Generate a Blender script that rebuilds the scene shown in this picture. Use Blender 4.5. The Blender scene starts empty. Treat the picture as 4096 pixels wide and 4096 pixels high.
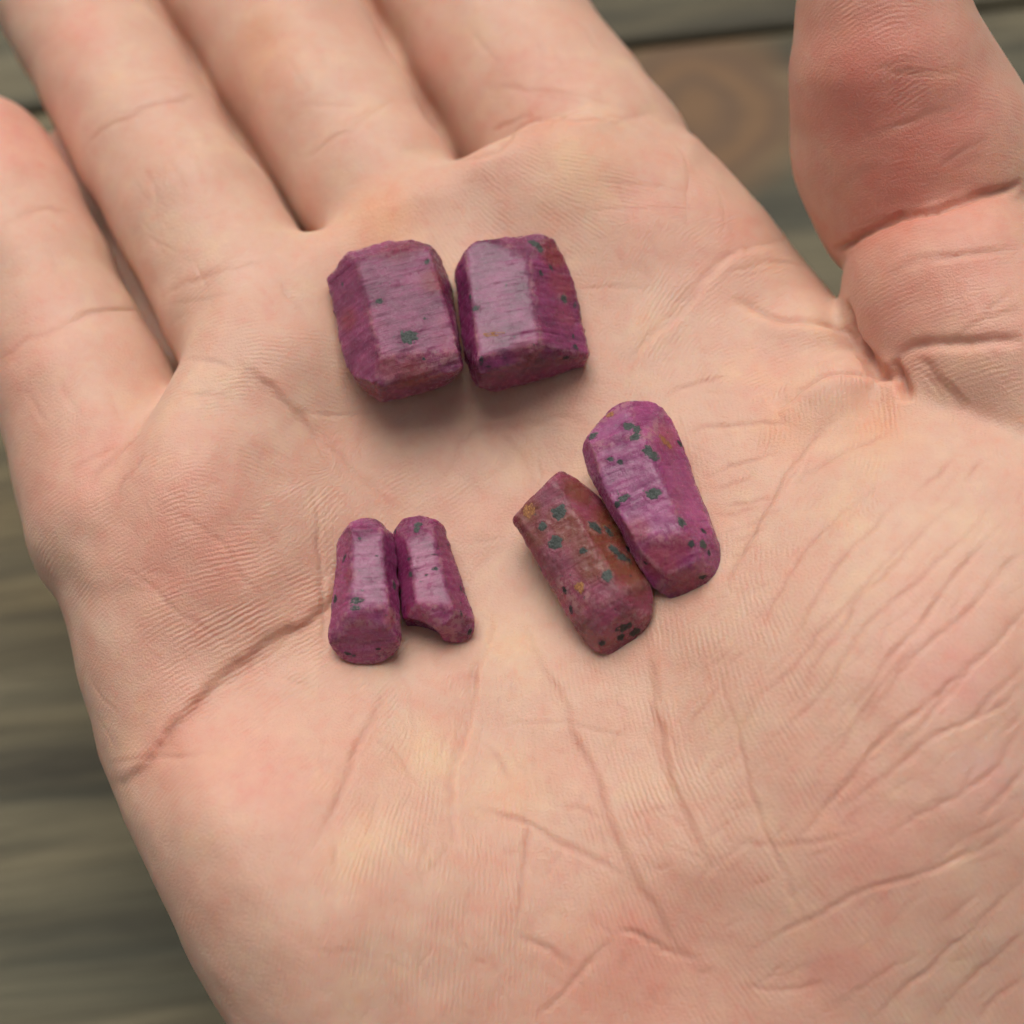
import bpy, bmesh, math, random
import numpy as np
import time
T0 = time.time()
def lap(x): print('LAP', x, round(time.time() - T0, 1))
from mathutils import Vector, Matrix
from mathutils.bvhtree import BVHTree

SC = bpy.context.scene
COL = SC.collection
random.seed(4)
RNG = np.random.default_rng(11)
MM = 0.001

# ------------------------------------------------------------------ camera
TILT = math.radians(22.0)      # camera leans back from straight down
DIST = 190.0                   # mm to the palm
HALF = 54.0                    # half frame at that distance, mm
FWD = np.array([0, math.sin(TILT), -math.cos(TILT)])
UPV = np.array([0, math.cos(TILT), math.sin(TILT)])
RGT = np.array([1.0, 0, 0])
CAM = -FWD * DIST

cd = bpy.data.cameras.new('camera')
cam = bpy.data.objects.new('camera', cd)
COL.objects.link(cam)
cam.location = Vector(CAM * MM)
cam.rotation_euler = (TILT, 0, 0)
cd.sensor_width = 36
cd.lens = 18.0 * DIST / HALF
cd.clip_start = 0.005
cd.clip_end = 20
cd.dof.use_dof = True
cd.dof.focus_distance = 0.188
cd.dof.aperture_fstop = 15.0
SC.camera = cam

# ------------------------------------------------------------------ sky and light
SUN_EL, SUN_AZ = 60.0, 12.0       # azimuth measured from +Y towards -X
w = bpy.data.worlds.new('World')
SC.world = w
w.use_nodes = True
nt = w.node_tree
bg = nt.nodes['Background']
sky = nt.nodes.new('ShaderNodeTexSky')
sky.sky_type = 'NISHITA'
sky.sun_disc = False
sky.sun_elevation = math.radians(SUN_EL)
sky.sun_rotation = math.radians(-SUN_AZ)
sky.air_density = 1.0
sky.dust_density = 6.0
sky.ozone_density = 0.6
hs = nt.nodes.new('ShaderNodeHueSaturation')
hs.inputs['Saturation'].default_value = 0.22
nt.links.new(sky.outputs[0], hs.inputs['Color'])
nt.links.new(hs.outputs[0], bg.inputs[0])
bg.inputs[1].default_value = 0.05
sl = bpy.data.lights.new('sun', 'SUN')
sl.energy = 1.5
sl.angle = math.radians(46)
sl.color = (1.0, 0.95, 0.88)
so = bpy.data.objects.new('sun', sl)
COL.objects.link(so)
_a, _e = math.radians(SUN_AZ), math.radians(SUN_EL)
_d = Vector((-math.sin(_a) * math.cos(_e), math.cos(_a) * math.cos(_e), math.sin(_e)))
so.rotation_euler = _d.to_track_quat('Z', 'Y').to_euler()
SC.view_settings.view_transform = 'Standard'
SC.view_settings.look = 'None'
SC.view_settings.gamma = 1
SC.view_settings.use_curve_mapping = False
SC.view_settings.exposure = 0.52
try:
    SC.cycles.use_denoising = True
    SC.cycles.max_bounces = 5; SC.cycles.diffuse_bounces = 3; SC.cycles.glossy_bounces = 2
    SC.cycles.use_adaptive_sampling = True; SC.cycles.adaptive_threshold = .035
    SC.cycles.denoiser = 'OPENIMAGEDENOISE'
except Exception:
    pass

# ------------------------------------------------------------------ helpers
def ray(px, py):
    d = FWD * DIST + RGT * HALF * (px - 2048) / 2048 + UPV * HALF * (2048 - py) / 2048
    return d / np.linalg.norm(d)

def P(px, py, z=0.0):
    d = ray(px, py)
    return CAM + d * ((z - CAM[2]) / d[2])

def region(ox, oy, s):
    return lambda x, y: (ox + x * s, oy + y * s)
R4 = region(0, 0, 1.0355); R5 = region(600, 0, 1.1387); R6 = region(2700, 0, .932)
Q1 = region(0, 1600, 1.292); Q2 = region(1200, 2400, .8777); Q3 = region(2500, 1400, .8282)
Q4 = region(2500, 2600, .826); GG = region(0, 0, 2.120); B2 = region(2300, 0, .7246)
CA = region(1200, 850, .647); CC = region(1200, 1950, .4141); CE = region(1950, 1500, .647)

def round_cone(X, Y, Z, a, b, r1, r2):
    ba = b - a
    l2 = float(ba @ ba); rr = r1 - r2
    a2 = l2 - rr * rr; il2 = 1.0 / l2
    px, py, pz = X - a[0], Y - a[1], Z - a[2]
    y = px * ba[0] + py * ba[1] + pz * ba[2]
    z = y - l2
    qx, qy, qz = px * l2 - ba[0] * y, py * l2 - ba[1] * y, pz * l2 - ba[2] * y
    x2 = qx * qx + qy * qy + qz * qz
    y2 = y * y * l2; z2 = z * z * l2
    k = np.sign(rr) * rr * rr * x2
    out = (np.sqrt(x2 * a2 * il2) + y * rr) * il2 - r1
    c2 = np.sign(y) * a2 * y2 < k
    out = np.where(c2, np.sqrt(x2 + y2) * il2 - r1, out)
    c1 = np.sign(z) * a2 * z2 > k
    return np.where(c1, np.sqrt(x2 + z2) * il2 - r2, out)

def smin(a, b, k):
    hh = np.maximum(k - np.abs(a - b), 0) / k
    return np.minimum(a, b) - hh * hh * k * 0.25

def smax(a, b, k):
    return -smin(-a, -b, k)

def surface_nets(D, org, h):
    """naive surface nets: D < 0 inside; returns verts, quads"""
    S = D < 0
    nx, ny, nz = D.shape
    c = np.zeros((nx - 1, ny - 1, nz - 1), np.int8)
    for i in (0, 1):
        for j in (0, 1):
            for k in (0, 1):
                c += S[i:nx - 1 + i, j:ny - 1 + j, k:nz - 1 + k]
    act = np.argwhere((c > 0) & (c < 8))
    idx = -np.ones(c.shape, np.int32)
    idx[act[:, 0], act[:, 1], act[:, 2]] = np.arange(len(act))
    acc = np.zeros((len(act), 3)); cnt = np.zeros(len(act))
    corners = [(i, j, k) for i in (0, 1) for j in (0, 1) for k in (0, 1)]
    for a in corners:
        for ax in range(3):
            if a[ax] == 1: continue
            b = list(a); b[ax] = 1
            da = D[act[:, 0] + a[0], act[:, 1] + a[1], act[:, 2] + a[2]]
            db = D[act[:, 0] + b[0], act[:, 1] + b[1], act[:, 2] + b[2]]
            m = (da < 0) != (db < 0)
            t = np.where(m, da / np.where(m, da - db, 1), 0)
            pt = np.tile(np.array(a, float), (len(act), 1)); pt[:, ax] = t
            acc[m] += pt[m]; cnt[m] += 1
    V = (act + acc / cnt[:, None]) * h + np.array(org)
    quads = []
    for ax in range(3):
        sl0 = [slice(None)] * 3; sl1 = [slice(None)] * 3
        sl0[ax] = slice(0, -1); sl1[ax] = slice(1, None)
        A, B = S[tuple(sl0)], S[tuple(sl1)]
        e = np.argwhere(A != B)
        u, v = (ax + 1) % 3, (ax + 2) % 3
        ok = (e[:, u] > 0) & (e[:, v] > 0) & (e[:, u] < D.shape[u] - 1) & (e[:, v] < D.shape[v] - 1)
        e = e[ok]
        ins = A[e[:, 0], e[:, 1], e[:, 2]]
        def at(du, dv):
            q = e.copy(); q[:, u] += du; q[:, v] += dv
            return idx[q[:, 0], q[:, 1], q[:, 2]]
        q = np.stack([at(-1, -1), at(0, -1), at(0, 0), at(-1, 0)], 1)
        q[~ins] = q[~ins][:, ::-1]
        quads.append(q)
    return V, np.concatenate(quads)

def mesh_from(name, V, F):
    me = bpy.data.meshes.new(name)
    n, m = len(V), len(F)
    me.vertices.add(n)
    me.vertices.foreach_set('co', np.asarray(V, np.float32).ravel())
    me.loops.add(m * 4)
    me.loops.foreach_set('vertex_index', np.asarray(F, np.int32).ravel())
    me.polygons.add(m)
    me.polygons.foreach_set('loop_start', np.arange(0, m * 4, 4, dtype=np.int32))
    me.update(calc_edges=True)
    me.validate()
    me.polygons.foreach_set('use_smooth', np.ones(len(me.polygons), bool))
    return me

def coords(me):
    a = np.empty(len(me.vertices) * 3, np.float32)
    me.vertices.foreach_get('co', a)
    return a.reshape(-1, 3).astype(np.float64)

def normals(me):
    a = np.empty(len(me.vertices) * 3, np.float32)
    me.vertex_normals.foreach_get('vector', a)
    return a.reshape(-1, 3).astype(np.float64)

def set_attr(me, name, typ, data):
    at = me.attributes.new(name, typ, 'POINT')
    key = {'FLOAT': 'value', 'FLOAT_VECTOR': 'vector', 'FLOAT_COLOR': 'color'}[typ]
    at.data.foreach_set(key, np.asarray(data, np.float32).ravel())

def tag(o, label=None, cat=None, group=None, kind=None):
    for k, v in (('label', label), ('category', cat), ('group', group), ('kind', kind)):
        if v: o[k] = v
    return o

def new_mat(name):
    m = bpy.data.materials.new(name); m.use_nodes = True
    N = m.node_tree.nodes; L = m.node_tree.links
    return m, N, L, N['Principled BSDF']

def nd(N, t, **kw):
    n = N.new(t)
    for k, v in kw.items():
        if k.startswith('_'): setattr(n, k[1:], v)
        else: n.inputs[k.replace('__', ' ')].default_value = v
    return n

def math_n(N, L, op, a, b=None, c=None):
    n = N.new('ShaderNodeMath'); n.operation = op
    for i, x in enumerate((a, b, c)):
        if x is None: continue
        if hasattr(x, 'links'): L.new(x, n.inputs[i])
        else: n.inputs[i].default_value = x
    return n.outputs[0]

def mix_c(N, L, fac, a, b, mode='MIX'):
    n = N.new('ShaderNodeMix'); n.data_type = 'RGBA'; n.blend_type = mode
    for i, x in ((0, fac), (6, a), (7, b)):
        if hasattr(x, 'links'): L.new(x, n.inputs[i])
        else: n.inputs[i].default_value = x if i == 0 else (*x, 1)
    return n.outputs[2]

def map_r(N, L, v, a, b, c=0.0, d=1.0):
    n = N.new('ShaderNodeMapRange'); L.new(v, n.inputs[0])
    for i, x in enumerate((a, b, c, d)): n.inputs[i + 1].default_value = x
    return n.outputs[0]

def value_noise(p, scale, seed):
    """cheap smooth 3-D value noise, p (n,3) in mm"""
    q = p / scale
    i = np.floor(q).astype(np.int64); f = q - i
    f = f * f * (3 - 2 * f)
    def hsh(a, b, c):
        n = (a * 73856093) ^ (b * 19349663) ^ (c * 83492791) ^ (seed * 2654435761)
        n = (n ^ (n >> 13)) * 1274126177 & 0x7fffffff
        return (n % 100003) / 100003.0
    r = 0
    for a in (0, 1):
        for b in (0, 1):
            for c in (0, 1):
                wgt = (f[:, 0] if a else 1 - f[:, 0]) * (f[:, 1] if b else 1 - f[:, 1]) * (f[:, 2] if c else 1 - f[:, 2])
                r = r + wgt * hsh(i[:, 0] + a, i[:, 1] + b, i[:, 2] + c)
    return r * 2 - 1

# ------------------------------------------------------------------ HAND: field
VOX = 0.57
ORG = np.array([-84.0, -100.0, -46.0])
SHAPE = (286, 358, 139)
gx = ORG[0] + VOX * np.arange(SHAPE[0])
gy = ORG[1] + VOX * np.arange(SHAPE[1])
gz = ORG[2] + VOX * np.arange(SHAPE[2])

HEIGHTS = [  # px, py, height of the palm there in mm
 (500,2250,0.5),(750,1950,4),(640,1650,3),(1000,1500,2),(1150,1150,1.2),(1500,850,1.4),(1800,760,1.6),
 (2200,620,4),(2600,620,3),(2900,900,1.5),(3150,1150,0),(2500,1000,1.5),(2000,1000,.5),(1500,1200,-.5),
 (2200,1400,-1),(1700,1700,-3),(1200,1900,0),(1000,2350,.5),(930,2720,-2.5),(620,3020,-2.2),(1290,2450,-3),
 (800,3250,2),(1100,3250,2.2),(900,3700,1),(1400,3700,1.5),(1500,3000,-1),(1900,2600,-3),(1900,3200,-1.5),
 (2000,3700,-1),(2200,4050,-3),(2400,2200,-2.2),(2300,2950,-1.5),(2600,1700,0),(2800,1300,.5),(3000,2000,2.5),
 (2600,2750,-.5),(2900,2600,4),(3300,2600,7.5),(3700,2300,9.5),(3400,3200,6.5),(3800,3000,9),(2900,3500,1.5),(3300,3900,1),
 (3900,3700,4),(3700,1800,7),(3400,1700,3.5),(4096,2000,9),(4300,2800,8),(4300,3600,3),(2700,4000,-3),
 (3600,4300,-2),(1500,4200,-2),(200,2600,-1),(500,3700,-1),(4400,1500,6),(300,2100,0),(2700,500,2),
 (2000,4800,-6),(3500,5000,-6),(1300,5000,-7),(4400,4600,-5)]
hp = np.array([P(a, b, c * 1.2) for a, b, c in HEIGHTS])
def tps(r2):
    return np.where(r2 > 1e-9, 0.5 * r2 * np.log(np.maximum(r2, 1e-9)), 0)
nH = len(hp)
K = tps(((hp[:, None, :2] - hp[None, :, :2]) ** 2).sum(-1)) + np.eye(nH) * 30.0
Q = np.c_[np.ones(nH), hp[:, :2]]
M = np.zeros((nH + 3, nH + 3)); M[:nH, :nH] = K; M[:nH, nH:] = Q; M[nH:, :nH] = Q.T
wts = np.linalg.solve(M, np.r_[hp[:, 2], 0, 0, 0])
GX, GY = np.meshgrid(gx, gy, indexing='ij')
H2 = wts[nH] + wts[nH + 1] * GX + wts[nH + 2] * GY
for i in range(nH):
    H2 = H2 + wts[i] * tps((GX - hp[i, 0]) ** 2 + (GY - hp[i, 1]) ** 2)
H2 = np.clip(H2, -14, 14)

OUT = [(245,2440,-10),(297,2724,-11),(375,3021,-11),(478,3267,-10),(594,3525,-10),(723,3796,-11),(891,4096,-12),
 (1150,4600,-13),(1500,5300,-13),(1700,6100,-13),(4300,6100,-13),(4500,5000,-10),(4750,4000,-5),(4850,3000,0),(4800,2300,0),
 (4700,1750,0),(4400,1430,0),(4096,1370,0),(3800,1390,0),(3620,1450,-2),(3540,1500,-4),(3500,1440,-6),(3446,1290,-7),(3343,1137,-7),(3222,1010,-7),
 (3091,862,-7),(2886,655,-7),(2780,585,-7),(2665,585,-6),(2530,530,-2),(2350,480,0),(2150,520,0),(2000,580,0),(1830,640,0),(1650,700,0),(1450,790,0),
 (1230,920,0),(1120,1040,0),(950,1140,0),(760,1330,0),(670,1500,0),(600,1680,0),(480,1900,-1),(390,2060,-4),(275,2250,-9)]
poly = np.array([P(*q)[:2] for q in OUT])
d2 = np.full(GX.shape, 1e18); par = np.zeros(GX.shape, bool)
for i in range(len(poly)):
    a, b = poly[i], poly[(i + 1) % len(poly)]
    e = b - a
    t = np.clip(((GX - a[0]) * e[0] + (GY - a[1]) * e[1]) / (e @ e), 0, 1)
    d2 = np.minimum(d2, (GX - a[0] - e[0] * t) ** 2 + (GY - a[1] - e[1] * t) ** 2)
    cr = (a[1] > GY) != (b[1] > GY)
    par ^= cr & (GX < (b[0] - a[0]) * (GY - a[1]) / (b[1] - a[1] + 1e-12) + a[0])
side = np.where(par, -1, 1) * np.sqrt(d2)
# rounding radius: broad on the outer edges, tight along the finger bases
RAD = np.full(GX.shape, 11.0)
fb = np.array([P(*q)[:2] for q in [(2300,460,0),(2150,490,0),(1830,640,0),(1450,790,0),(1230,920,0),(950,1140,0),(670,1500,0),(540,1800,0)]])
db = np.full(GX.shape, 1e9)
for i in range(len(fb) - 1):
    a, e = fb[i], fb[i + 1] - fb[i]
    t = np.clip(((GX - a[0]) * e[0] + (GY - a[1]) * e[1]) / (e @ e), 0, 1)
    db = np.minimum(db, np.hypot(GX - a[0] - e[0] * t, GY - a[1] - e[1] * t))
RAD = 5.0 + 6.5 * np.clip((db - 4) / 12, 0, 1)

D = np.empty(SHAPE, np.float32)
S3 = side[:, :, None].astype(np.float32); R3 = RAD[:, :, None].astype(np.float32)
top = (gz[None, None, :] - H2[:, :, None]).astype(np.float32)
bot = (-27.0 - gz[None, None, :]).astype(np.float32) + np.zeros_like(S3)
def rmax(a, b, r):
    return np.minimum(np.maximum(a, b), -r) + np.sqrt(np.maximum(a + r, 0) ** 2 + np.maximum(b + r, 0) ** 2)
D = rmax(S3, top, R3)
D = rmax(D, bot, np.float32(11.0))
del top, bot

def chain(pts):
    """list of (px, py, z, r) -> world points"""
    # radii are given as seen; turned into true millimetres at their distance
    return [(P(a, b, c), r * float((P(a, b, c) - CAM) @ FWD) / DIST) for a, b, c, r in pts]

def add_chain(F, ch, k=1.2, own=None):
    for (a, ra), (b, rb) in zip(ch[:-1], ch[1:]):
        lo = np.minimum(a - ra, b - rb) - 7; hi = np.maximum(a + ra, b + rb) + 7
        i0 = np.clip(((lo - ORG) / VOX).astype(int), 0, np.array(SHAPE)); i1 = np.clip(((hi - ORG) / VOX).astype(int) + 1, 0, np.array(SHAPE))
        if (i1 <= i0).any(): continue
        sl = tuple(slice(x, y) for x, y in zip(i0, i1))
        X = gx[sl[0]][:, None, None].astype(np.float32); Y = gy[sl[1]][None, :, None].astype(np.float32); Z = gz[sl[2]][None, None, :].astype(np.float32)
        d = round_cone(X, Y, Z, a.astype(np.float32), b.astype(np.float32), np.float32(ra), np.float32(rb)).astype(np.float32)
        F[sl] = smin(F[sl], d, k)
    return F

BIG = np.float32(60)
def between(la, lb, stations, zs, bulge):
    """finger lying between two border lines (picture), given stations along the second line"""
    la = np.array(la, float); lb = np.array(lb, float); out = []
    da = (la[1] - la[0]) / np.linalg.norm(la[1] - la[0])
    for t, z, bl in zip(stations, zs, bulge):
        q = lb[0] + (lb[1] - lb[0]) * t
        f_ = la[0] + da * ((q - la[0]) @ da)
        c_ = (q + f_) / 2
        out.append((c_[0], c_[1], z, np.linalg.norm(q - f_) / 2 * HALF / 2048 * bl - .42))
    return out
B_LR = ((690,1420),(190,480)); B_RM = ((1210,920),(620,0)); B_MI = ((1830,640),(1465,0)); B_IX = ((2720,470),(2365,0))
FING = {
 'little': [(520,2080,-11,11.0),(356,1605,-11,9.25),(255,1370,-11.5,8.55),(160,1130,-12,7.95),(38,880,-13,7.8),(-75,665,-14,7.6)],
 'ring': between(B_LR, B_RM, (-.45,-.15,.2,.5,.8,1.15,1.5), (-8,-8.3,-10,-12.5,-15.2,-18.5,-22), (1,1,1,.985,1,.97,.9)),
 'middle': between(B_RM, B_MI, (-.6,-.25,.1,.5,.9,1.35,1.8,2.2), (-8,-8.4,-9.8,-12,-14.5,-17.5,-21,-25), (1,1,1,1,1.0,1,.97,.9)),
 'index': between(B_MI, B_IX, (-.75,-.35,.0,.45,1.0,1.6,2.3,2.9), (-10,-11,-11.8,-13.2,-15,-17.5,-21,-26), (.94,.96,1,1,1,.98,.95,.88)),
}
PALM = D
D = None
for nme, pts in FING.items():
    f = add_chain(np.full(SHAPE, BIG, np.float32), chain(pts), 1.0)
    f = smin(PALM, f, np.float32({'ring': 4.5, 'middle': 4.0, 'index': 1.8, 'little': 2.4}[nme]))
    D = f if D is None else np.minimum(D, f)
# flesh closing the slits between the fingers, well below their pads
for ch in ([(700,1480,-18.5,3.0),(560,1180,-20,3.0),(440,950,-21.5,3.0),(270,620,-23,3.0)], [(1200,960,-18,3.4),(900,440,-21,3.2),(620,0,-24,3),(420,-320,-28,2.4)], [(1830,680,-19,3.6),(1640,310,-21,3.4),(1465,0,-24,3.2),(1240,-400,-28,2.6)]):
    f = add_chain(np.full(SHAPE, BIG, np.float32), chain(ch), 2.0)
    D = smin(D, f, np.float32(1.0))
del PALM
# thumb: two segments meeting in a deep fold at the joint
prox = add_chain(np.full(SHAPE, BIG, np.float32), chain([(3830,1195,1.0,12.2),(3960,1420,0,12.6),(4250,1800,-3,14)]), 2.0)
D = smin(D, prox, np.float32(.8))
dist = add_chain(np.full(SHAPE, BIG, np.float32), chain([(3722,738,1.5,12.9),(3645,570,4.2,12.2),(3552,280,11,9.8),(3515,0,15.5,7.9),(3505,-110,17.5,7.0)]), 2.5)
D = smin(D, dist, np.float32(0.8))
# web folds between thumb and palm
for ch in ([(2960,1440,-5.5,5),(3200,1430,-5.5,5.5),(3340,1430,-7,4.5)], [(3180,1790,-2,5.5),(3330,1680,-2,6),(3470,1620,-1.5,4.6)],
           [(3600,1520,1,3.2),(3640,1640,2,3.6),(3660,1800,2,4)]):
    D = smin(D, add_chain(np.full(SHAPE, BIG, np.float32), chain(ch), 3.0), np.float32(1.6))
# dark pit where the web skin tucks in under the thumb
pit = add_chain(np.full(SHAPE, BIG, np.float32), chain([(3485,1405,-4.5,.7),(3525,1470,-2.2,1.0),(3562,1502,-1.0,.9),(3600,1530,0,.5)]), 1.0)
D = smax(D, -pit, np.float32(.7))
# close the field at the domain border (arm cut off far outside the frame)
for ax in range(3):
    s = [slice(None)] * 3
    s[ax] = 0; D[tuple(s)] = 1; s[ax] = -1; D[tuple(s)] = 1
lap('field')
V, F = surface_nets(D, ORG, VOX)
lap('nets')
del D, f, prox, dist
def edges_of(F):
    e = np.concatenate([F[:, [0, 1]], F[:, [1, 2]], F[:, [2, 3]], F[:, [3, 0]]])
    e.sort(axis=1)
    key = e[:, 0].astype(np.int64) * 4000000 + e[:, 1]
    u, inv = np.unique(key, return_inverse=True)
    return np.stack([u // 4000000, u % 4000000], 1), inv.reshape(4, -1)

def relax(V, E, it, lam=.5):
    n = len(V)
    deg = np.bincount(E[:, 0], minlength=n) + np.bincount(E[:, 1], minlength=n)
    for _ in range(it):
        S = np.stack([np.bincount(E[:, 0], V[E[:, 1], k], n) + np.bincount(E[:, 1], V[E[:, 0], k], n) for k in range(3)], 1)
        V = V + lam * (S / deg[:, None] - V)
    return V

def split_quads(V, F):
    E, inv = edges_of(F)
    nv, ne = len(V), len(E)
    V2 = np.concatenate([V, (V[E[:, 0]] + V[E[:, 1]]) / 2, V[F].mean(1)])
    m = [nv + inv[k] for k in range(4)]
    c = nv + ne + np.arange(len(F))
    F2 = np.concatenate([np.stack([F[:, k], m[k], c, m[k - 1]], 1) for k in range(4)])
    return V2, F2

V = relax(V, edges_of(F)[0], 3)
co, F = split_quads(V, F)
E2 = edges_of(F)[0]
co = relax(co, E2, 3)
me = mesh_from('hand', co * MM, F)
no = normals(me)
fl = F.ravel()
bvh = BVHTree.FromPolygons([tuple(c) for c in co], [tuple(q) for q in fl.reshape(-1, 4)])

def hit(px, py, bv=bvh):
    d = ray(px, py)
    loc, n, i, t = bv.ray_cast(Vector(CAM), Vector(d))
    if loc is None: return None, None
    return np.array(loc), np.array(n)

lap('------ HAND: creases')
# ------------------------------------------------------------------ HAND: creases
def spline(pts, step=18):
    pts = np.array(pts, float)
    if len(pts) == 2:
        n = max(2, int(np.hypot(*(pts[1] - pts[0])) / step)); t = np.linspace(0, 1, n)[:, None]
        return pts[0] * (1 - t) + pts[1] * t
    ex = np.vstack([2 * pts[0] - pts[1], pts, 2 * pts[-1] - pts[-2]]); out = []
    for i in range(1, len(ex) - 2):
        n = max(2, int(np.hypot(*(ex[i + 1] - ex[i])) / step))
        t = np.linspace(0, 1, n, endpoint=False)[:, None]
        p0, p1, p2, p3 = ex[i - 1], ex[i], ex[i + 1], ex[i + 2]
        out.append(.5 * (2 * p1 + (p2 - p0) * t + (2 * p0 - 5 * p1 + 4 * p2 - p3) * t ** 2 + (3 * p1 - p0 - 3 * p2 + p3) * t ** 3))
    return np.vstack(out + [pts[-1:]])

dsp = np.zeros(len(co)); red = np.zeros(len(co)); pale = np.zeros(len(co))
UP = no[:, 2] > -0.2
CREASES = []
crand = random.Random(9)
def crease(f, pts, depth=.35, wid=.45, step=0.0, redd=.3, taper=.25, jit=10, bulge=.35):
    pp = [f(*p) for p in pts]
    big = wid >= .5
    fold = depth > 1.0
    CREASES.append((pp, depth * (.5 if fold else .34 if big else .38), max(.17, wid * (.8 if fold else .62 if big else .75)), step * .8, min(.95, redd * 1.35), taper, jit * (1.8 if big and not fold else 1.2), 0 if fold else bulge * .4))
    if big and not fold and len(pp) > 3:      # a main line is a bundle of finer ones
        for q in (-1, 1):
            o_ = crand.uniform(14, 34) * q; a_ = crand.randint(0, len(pp) - 3); b_ = crand.randint(a_ + 2, len(pp) - 1)
            CREASES.append(([(x + o_ * .8, y - o_ * .5) for x, y in pp[a_:b_ + 1]], depth * .2, .18, 0, .3, .4, 22, .1))
ID = region(0, 0, 1)

# main lines
crease(Q1, [(330,1210),(430,1160),(500,1060),(590,965),(720,850),(870,745),(1000,665),(1060,560)], .75, .95, .35, .5, .15)
crease(Q1, [(870,745),(930,700),(1010,690)], .35, .4)
crease(Q1, [(960,250),(985,330),(1005,500),(1005,620),(1000,870)], .42, .5, .0, .3)
crease(Q1, [(690,1090),(480,1100),(330,1125)], .25, .4)
crease(Q1, [(470,1095),(640,1110)], .2, .3)
crease(Q1, [(530,340),(680,440),(740,540),(830,620)], .25, .35, .0, .25)
crease(Q1, [(380,510),(460,560),(560,660),(700,750)], .25, .3, .0, .25)
crease(Q1, [(270,870),(320,930),(370,975)], .2, .3); crease(Q1, [(285,960),(330,1040),(350,1080)], .2, .3)
crease(R4, [(900,1400),(1010,1480),(1150,1600),(1250,1720),(1290,1800)], .5, .7, .15, .35)
crease(GG, [(590,790),(620,850),(690,920),(760,975)], .3, .55, .0, .25)
crease(R4, [(700,1385),(830,1400),(900,1440)], .3, .4)
crease(R4, [(700,1520),(850,1530),(920,1560)], .22, .35, .0, .15)
crease(R4, [(1130,1600),(1352,1605)], .15, .25, .0, .0); crease(R4, [(1190,1690),(1352,1665)], .15, .25, .0, .0)
crease(R4, [(1075,1060),(1100,1130),(1180,1220)], .35, .5)
# fate line and its neighbours
crease(Q2, [(880,30),(850,200),(790,390),(740,600),(700,760),(685,930),(700,1050),(745,1230)], .6, .5, .15, .4)
crease(Q2, [(400,380),(360,500),(310,600),(200,850),(90,1100)], .5, .6, .0, .55)
crease(Q2, [(310,610),(390,660),(460,720),(520,800),(570,840)], .3, .4)
crease(Q2, [(1000,40),(1060,170),(1110,310),(1230,560),(1330,800),(1440,1060),(1560,1300),(1700,1560),(1830,1700)], .2, .6, .12, .45)
crease(Q2, [(1560,100),(1590,300),(1602,450),(1650,680),(1740,940),(1830,1110),(1900,1250)], .28, .6, .15, .4)
crease(Q2, [(1020,930),(1032,1060),(1015,1230),(1000,1380),(985,1490)], .45, .4, .0, .5)
crease(Q2, [(760,955),(900,975),(1050,1010),(1200,1100),(1330,1170),(1480,1260)], .4, .4, .0, .5)
crease(Q2, [(990,1520),(1120,1590),(1260,1690)], .4, .45, .0, .6); crease(Q2, [(1430,1540),(1340,1610),(1260,1690),(1180,1800),(1060,1910)], .4, .4, .0, .5)
crease(Q2, [(1430,1510),(1550,1540),(1680,1600),(1830,1650)], .4, .5, .0, .6)
crease(Q2, [(880,580),(1000,555),(1120,570),(1300,590),(1480,625)], .25, .25, .0, .25)
crease(Q2, [(1120,290),(1300,290)], .2, .25, .0, .1); crease(Q2, [(1370,720),(1430,640),(1500,560)], .2, .3)
crease(Q2, [(820,650),(900,720),(960,830)], .25, .35, .0, .4); crease(Q2, [(1180,940),(1300,960),(1420,1020)], .25, .3, .0, .3)
crease(Q2, [(700,1090),(640,1200),(560,1280)], .18, .3); crease(Q2, [(600,1060),(560,1180),(530,1260)], .15, .3)
crease(Q2, [(0,1600),(200,1620),(480,1645)], .15, .2, .0, .0)
crease(Q2, [(1500,1000),(1600,960),(1720,940)], .2, .3); crease(Q2, [(1600,1230),(1700,1210)], .2, .3)
# under and around the crystals
crease(GG, [(545,775),(640,778),(760,768)], .2, .3, .0, .1)
crease(GG, [(1130,790),(1010,800),(900,815),(860,880),(820,930)], .35, .6, .0, .2)
crease(GG, [(880,790),(960,830),(1000,900),(985,980),(960,1060)], .3, .6, .0, .2)
crease(GG, [(970,1000),(1000,980)], .3, .4)
# crease swinging from index base to the crystals
crease(B2, [(1220,1330),(1050,1360),(900,1390),(790,1460),(680,1590),(560,1720),(400,1880),(300,2020),(250,2180)], .5, .65, .15, .3)
crease(B2, [(1300,1500),(1100,1465),(900,1480),(780,1530)], .35, .5, .0, .2)
crease(B2, [(240,900),(235,1000),(280,1150),(270,1300)], .18, .25, .0, .1)
crease(B2, [(480,730),(590,820),(625,940),(610,1150),(610,1300)], .22, .3, .0, .15); crease(B2, [(700,950),(790,1050),(830,1200),(800,1350)], .18, .25, .0, .1)
crease(B2, [(0,1000),(240,1010),(480,1030),(680,1050)], .18, .25, .0, .2); crease(B2, [(0,1160),(400,1140),(700,1170)], .15, .25, .0, .1)
crease(B2, [(30,1590),(200,1580),(420,1600)], .2, .25, .0, .1)
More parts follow.
